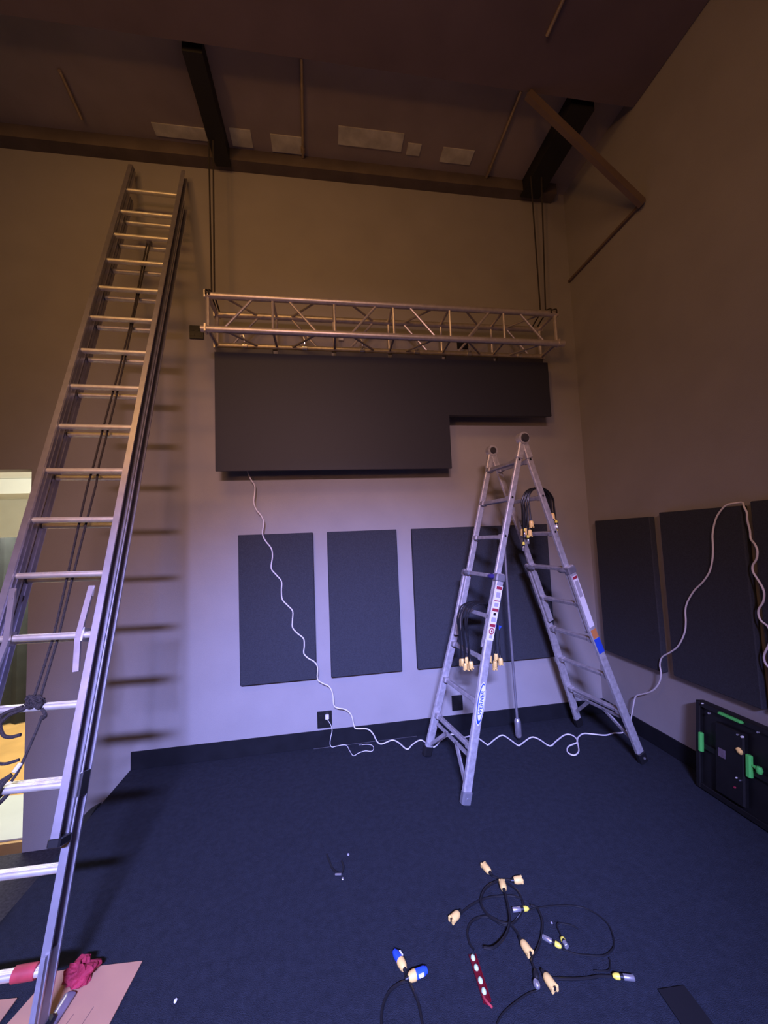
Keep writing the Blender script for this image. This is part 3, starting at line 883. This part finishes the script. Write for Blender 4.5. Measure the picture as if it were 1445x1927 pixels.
# ------------------------------------------------------------------ white coiled cable from screen to right wall
A1 = [(-.66, 3.26, 2.40), (-.642, 3.285, 2.325), (-.61, 3.285, 2.24), (-.578, 3.285, 2.184), (-.579, 3.285, 2.115), (-.587, 3.285, 2.046), (-.568, 3.285, 1.983), (-.529, 3.285, 1.927), (-.51, 3.285, 1.871), (-.522, 3.285, 1.782), (-.499, 3.285, 1.72), (-.454, 3.285, 1.656), (-.445, 3.285, 1.587), (-.457, 3.285, 1.493), (-.418, 3.285, 1.436), (-.377, 3.285, 1.38), (-.379, 3.285, 1.299), (-.372, 3.285, 1.231), (-.331, 3.285, 1.181), (-.292, 3.285, 1.131), (-.296, 3.285, 1.051), (-.295, 3.285, .997), (-.256, 3.285, .948), (-.21, 3.285, .904), (-.205, 3.285, .843), (-.21, 3.285, .784), (-.174, 3.285, .741), (-.128, 3.285, .71), (-.102, 3.285, .662), (-.105, 3.285, .569), (-.066, 3.285, .532), (-.012, 3.285, .5), (.015, 3.285, .438), (.021, 3.285, .351), (.05, 3.285, .322), (.117, 3.285, .302), (.163, 3.285, .251), (.181, 3.285, .169), (.201, 3.285, .141), (.29, 3.285, .128), (.336, 3.285, .086), (.371, 3.300, .010), (.406, 3.262, .0065), (.497, 3.303, .0065), (.544, 3.252, .0065), (.59, 3.139, .0065), (.642, 3.19, .0065), (.703, 3.241, .0065)]
A2 = [(.744, 3.241), (.769, 3.17), (.799, 3.121), (.84, 3.144), (.894, 3.206), (1.01, 3.283), (1.086, 3.213), (1.171, 3.221), (1.202, 3.185), (1.23, 3.079), (1.247, 3.059), (1.329, 3.122), (1.416, 3.17), (1.443, 3.112), (1.466, 2.999), (1.494, 3.002), (1.631, 3.085), (1.678, 3.041), (1.703, 2.932), (1.788, 2.982), (1.909, 3.054), (1.964, 3.052), (1.973, 2.989), (1.92, 2.889), (1.867, 2.81), (1.805, 2.776), (1.784, 2.821), (1.828, 2.885), (1.886, 2.912), (1.939, 2.931), (1.999, 2.999), (2.08, 3.042), (2.147, 3.016), (2.232, 2.979), (2.319, 2.993), (2.40, 2.985)]
A3 = [(2.44, 2.955, .06), (2.445, 2.935, .143), (2.445, 2.908, .229), (2.445, 2.882, .31), (2.445, 2.855, .351), (2.445, 2.791, .388), (2.445, 2.713, .435), (2.445, 2.657, .488), (2.445, 2.616, .552), (2.445, 2.6, .614), (2.445, 2.604, .669), (2.445, 2.589, .718), (2.445, 2.562, .75), (2.445, 2.502, .794), (2.445, 2.434, .855), (2.445, 2.375, .957), (2.445, 2.356, 1.04), (2.445, 2.351, 1.12), (2.445, 2.326, 1.186), (2.445, 2.27, 1.266), (2.445, 2.206, 1.328), (2.445, 2.155, 1.397), (2.445, 2.128, 1.473), (2.445, 2.115, 1.558), (2.445, 2.109, 1.643), (2.445, 2.084, 1.726), (2.445, 2.053, 1.777), (2.45, 2.01, 1.820), (2.465, 1.97, 1.828), (2.475, 1.937, 1.828), (2.452, 1.912, 1.80), (2.452, 1.900, 1.765), (2.455, 1.904, 1.721), (2.470, 1.908, 1.658), (2.470, 1.908, 1.61), (2.450, 1.875, 1.581), (2.445, 1.861, 1.543), (2.445, 1.87, 1.495), (2.445, 1.894, 1.456), (2.445, 1.895, 1.418), (2.445, 1.877, 1.381), (2.445, 1.856, 1.337), (2.445, 1.85, 1.3), (2.445, 1.86, 1.252), (2.445, 1.885, 1.211), (2.445, 1.891, 1.173), (2.445, 1.88, 1.142), (2.445, 1.849, 1.116), (2.445, 1.838, 1.064), (2.445, 1.86, 1.004), (2.445, 1.884, .951), (2.445, 1.885, .914), (2.445, 1.871, .891), (2.445, 1.84, .86)]
pts = A1 + [(x, y, .0065) for x, y in A2] + A3
tag(MB().tube(spline(pts, 4), .0052, 8).build('white_cable', M['white_cord'], None, True), 'long wavy white cable from the screen along the floor and up the right wall', 'cable')
ch = thing('phone_charger', 'white charger plugged into the low outlet plate, with its thin cord on the floor', 'charger', (-.035, WY, .15))
MB().box((-.036, WY - .030, .245), (.030, .032, .034), None, .005).build('plug', M['white'], ch)
cp = [(-.034, 3.312, .232), (-.030, 3.315, .219), (-.008, 3.32, .177), (.001, 3.32, .132), (-.011, 3.318, .08), (-.018, 3.315, .03), (-.004, 3.312, .005), (.032, 3.318, .004), (.089, 3.326, .004), (.119, 3.305, .004), (.136, 3.23, .004), (.161, 3.147, .004), (.202, 3.174, .004), (.257, 3.194, .004), (.309, 3.178, .004), (.332, 3.219, .004), (.32, 3.269, .004), (.285, 3.289, .004), (.235, 3.296, .004)]
MB().tube(spline(cp, 6), .0026, 7).build('cord', M['white_cord'], ch, True)
MB().box((.230, 3.297, .0055), (.026, .010, .006)).build('cord_tip', M['silver'], ch)

# ------------------------------------------------------------------ cables hung over ladder rungs
def hung_cable(s, t, lat, drop_in, drop_out, half, r, kind, label, grp, li=0.0, lo=0.0):
    """arch over the rung at t; inner side (towards the middle of the A) and outer side; li, lo = sideways drift."""
    c = s.P(t, lat) + V((0, 0, .030))
    hd = (s.n if s.n.dot(s.d) >= -2 else s.n).copy()
    hd.z = 0
    hd.normalize()
    inner = hd if (hd.dot(MH - s.f) > 0) else -hd
    pts = []
    for q in (1.0, .75, .45):
        pts.append(c + inner * half * (1.0 - .12 * q) + AL * (li * q) - V((0, 0, drop_in * q)))
    pts += [c + inner * half * .98 + AL * li * .2 - V((0, 0, drop_in * .2)), c + inner * half * .72 + V((0, 0, .012)), c + inner * half * .3 + V((0, 0, .040)), c + V((0, 0, .044)), c - inner * half * .3 + V((0, 0, .040)), c - inner * half * .72 + V((0, 0, .012)), c - inner * half * .98 + AL * lo * .2 - V((0, 0, drop_out * .2))]
    for q in (.45, .75, 1.0):
        pts.append(c - inner * half * (1.0 - .12 * q) + AL * (lo * q) - V((0, 0, drop_out * q)))
    o = thing('hanging_cable', label, 'cable', tuple(c), grp)
    MB().tube(spline(pts, 6), r, 8).build('cord', M['cord'], o, True)
    for e, e2 in ((pts[0], pts[1]), (pts[-1], pts[-2])):
        d = (e - e2).normalized()
        sd = d.cross(AL).normalized()
        if kind == 'power':
            power_plug(o, e + d * .050, e - d * .002, .0160, AL)
        elif kind == 'signal':
            xlr(o, e + d * .066, e)
    return o
G1, G2 = 'cables hung on the right side of the folding ladder', 'cables hung on the left side of the folding ladder'
l1 = 'black power cable hanging over an upper rung on the right side of the folding ladder'
l2 = 'thin nickel-plugged signal cable over an upper rung, right side of the folding ladder'
for k in range(4):
    hung_cable(R_, .45, -.160 + k * .018, [.20, .265, .250, .255][k], [.05, .06, .055, .05][k] + .1, .10 + .004 * k, .0062, 'power', l1, G1, li=[.0, .0, .01, .03][k], lo=-.02)
for k in range(3):
    hung_cable(R_, .45, -.166 + k * .010, [.30, .25, .35][k], [.20, .26, .235][k], .118 + .006 * k, .0045, 'signal', l2, G1, li=[.03, .045, .05][k], lo=-.03)
l3 = 'black power cable hanging over a middle rung on the left side of the folding ladder'
for k in range(6):
    hung_cable(L_, 1.29, -.095 + k * .024, [.34, .38, .33, .36, .40, .35][k], [.36, .34, .37, .33, .36, .35][k], .125 + .006 * (k % 3), .0058, 'power', l3, G2, li=(-.03, .02, -.01, .03, -.04, .01)[k], lo=(.02, -.03, .015, -.01, .03, -.02)[k])
bt = L_.P(1.35, -.02)
tag(MB().prism([(bt.x + .155, bt.y - .02, 1.04), (bt.x + .195, bt.y - .02, 1.025), (bt.x + .165, bt.y - .02, .985)], (0, .004, 0)).build('blue_tag', M['blue']), 'tiny blue triangular tag beside the hanging cables', 'tag')

# ------------------------------------------------------------------ black video cabinet leaning on the right wall
cb = thing('video_cabinet', 'black video cabinet with green handles leaning on the right wall', 'cabinet', (2.42, 2.10, 0))
tilt = math.radians(6)
cz = V((math.sin(tilt), 0, math.cos(tilt)))
cx = V((math.cos(tilt), 0, -math.sin(tilt)))        # from the room to the wall
cy = V((0, 1, 0))
O = V((2.365, 1.80, .006))                           # bottom corner nearest the viewer, front (rear-cover) side
def CP(a, b, d=0.0):
    """a: 0..1 from the far (left in view) edge, b: height, d: depth towards the room."""
    return O + cy * (.50 * (1 - a)) + cz * (.54 * b) - cx * d
def cbox(name, a0, a1, b0, b1, d0, d1, material, bev=0.0, parent=None):
    c = CP((a0 + a1) / 2, (b0 + b1) / 2, (d0 + d1) / 2)
    return MB().box(c, (abs(d1 - d0), .5 * abs(a1 - a0), .54 * abs(b1 - b0)), (cx, cy, cz), bev).build(name, M[material], parent or cb)
fr = cbox('backplate', .03, .97, .03, .97, -.045, -.004, 'black_cast', .004)
for nm, a0, a1, b0, b1 in (('rail', 0, .06, 0, 1), ('rail', .94, 1, 0, 1), ('rail', .06, .94, .94, 1), ('rail', .06, .94, 0, .06), ('rail', .06, .94, .47, .53)):
    cbox('frame_' + nm, a0, a1, b0, b1, -.045, .018, 'black_cast', .004)
pb2 = cbox('power_box', .28, .62, .10, .86, -.004, .034, 'black_cast', .008)
cbox('data_screen', .33, .41, .50, .59, .034, .038, 'clear', 0, pb2)
for a0, a1, b0, b1, lb in ((.065, .115, .43, .65, 'left'), (.32, .60, .955, .985, 'top'), (.635, .695, .44, .67, 'right')):
    cbox('handle', a0, a1, b0, b1, .012, .040, 'green', .007)['label'] = 'bright green handle'
hh = cbox('lever', .695, .77, .565, .590, .02, .034, 'green', .003)
hh['label'] = 'green lever with a round knob'
MB().lathe(CP(.77, .535, .027), CP(.77, .60, .027), [(0, .012), (.5, .017), (1, .012)], 12).build('lever_knob', M['green'], hh, True)
for a, b, mm, sz in ((.13, 1.0, 'white', .008), (.22, .92, 'silver', .012), (.56, .83, 'silver', .010), (.61, .83, 'white', .012), (.78, .95, 'silver', .010), (.54, .37, 'white', .008), (.58, .365, 'silver', .008), (.52, .26, 'rag', .010)):
    MB().tube([CP(a, b, .030), CP(a, b, .042)], sz / 2, 10).build('port', M[mm], cb, True)
MB().lathe(CP(.56, .68, .034), CP(.61, .655, .045), [(0, .014), (.7, .014), (1, .009)], 12).build('power_port', M['yellow'], cb, True)

# ------------------------------------------------------------------ lower left corner
def sheet(label, poly, z0, th, creases=()):
    o = MB().prism([(x, y, z0) for x, y in poly], (0, 0, th)).build('cardboard_sheet', M['card'])
    tag(o, label, 'cardboard')
    for (x0, y0), (x1, y1) in creases:
        d = V((y1 - y0, x0 - x1, 0)).normalized() * .0012
        MB().prism([V((x0, y0, z0 + th)) - d, V((x1, y1, z0 + th)) - d, V((x1, y1, z0 + th)) + d, V((x0, y0, z0 + th)) + d], (0, 0, .0003)).build('crease', M['card_crease'], o)
    return o
sheet('brown cardboard sheet with creases lying on the floor under the ladder foot', [(-.798, 1.838), (-.835, 1.46), (-1.19, 1.40), (-1.19, 1.700), (-1.163, 1.791), (-1.152, 1.862), (-1.10, 1.862)], .0008, .004, [((-.905, 1.70), (-.935, 1.55)), ((-.965, 1.69), (-.99, 1.60))])
sheet('second brown cardboard sheet cut off by the left picture edge', [(-1.217, 1.787), (-1.235, 1.50), (-1.50, 1.50), (-1.50, 1.815)], .0008, .004)
rg_ = MB()
cen = V((-1.015, 1.815, .030))
random.seed(11)
nu, nv = 16, 12
vs, fs = [], []
for i in range(nu):
    for j in range(nv):
        a, b = 2 * math.pi * i / nu, math.pi * (j / (nv - 1) - .5)
        k = 1 + .22 * math.sin(3 * a + 4 * b) + .16 * random.uniform(-1, 1)
        z = max(-.023, .034 * k * math.sin(b))
        vs.append(cen + V((.056 * k * math.cos(b) * math.cos(a), .048 * k * math.cos(b) * math.sin(a), z)))
for i in range(nu):
    for j in range(nv - 1):
        i2 = (i + 1) % nu
        fs.append((i * nv + j, i2 * nv + j, i2 * nv + j + 1, i * nv + j + 1))
rg_.add(vs, fs)
tag(rg_.build('red_cloth', M['rag'], None, False), 'crumpled crimson cloth lying by the foot of the tall ladder', 'cloth')
m = MB()
a, b = V((-1.015, 1.755, .012)), V((-1.03, 1.56, .012))
m.tube([a, a * .7 + b * .3, a * .4 + b * .6, b], [.022, .020, .019, .016], 10)
m.v = [(x, y, .006 + (z - .006) * .4 + .004) for x, y, z in m.v]
tag(m.build('plastic_sleeve', M['clear'], None, True), 'smoky crumpled plastic sleeve on the cardboard beside the red cloth', 'wrapper')
# bunched black drape at the stage edge
vs, fs = [], []
n1, n2 = 14, 10
for i in range(n1):
    t = i / (n1 - 1)
    y = 2.97 - .42 * t
    w_ = .06 + .085 * math.sin(math.pi * min(1, t * 1.15 + .1)) + .012 * math.sin(9 * t)
    for j in range(n2):
        a = math.pi * j / (n2 - 1)
        x = SX - .004 - w_ * math.sin(a) * (1 + .08 * math.sin(7 * a + 5 * t))
        z = -.23 + .235 * math.cos(a) - .03 * t + .010 * math.sin(11 * t)
        vs.append((x, y, min(z, .012)))
for i in range(n1 - 1):
    for j in range(n2 - 1):
        fs.append((i * n2 + j, (i + 1) * n2 + j, (i + 1) * n2 + j + 1, i * n2 + j + 1))
    fs.append((i * n2, i * n2 + n2 - 1, (i + 1) * n2 + n2 - 1, (i + 1) * n2))
fs.append(tuple(range(n2)))
fs.append(tuple((n1 - 1) * n2 + j for j in range(n2 - 1, -1, -1)))
tag(MB().add(vs, fs).build('black_drape', M['dark_stuff'], None, True), 'bunched black drape over the left edge of the stage', 'drape')
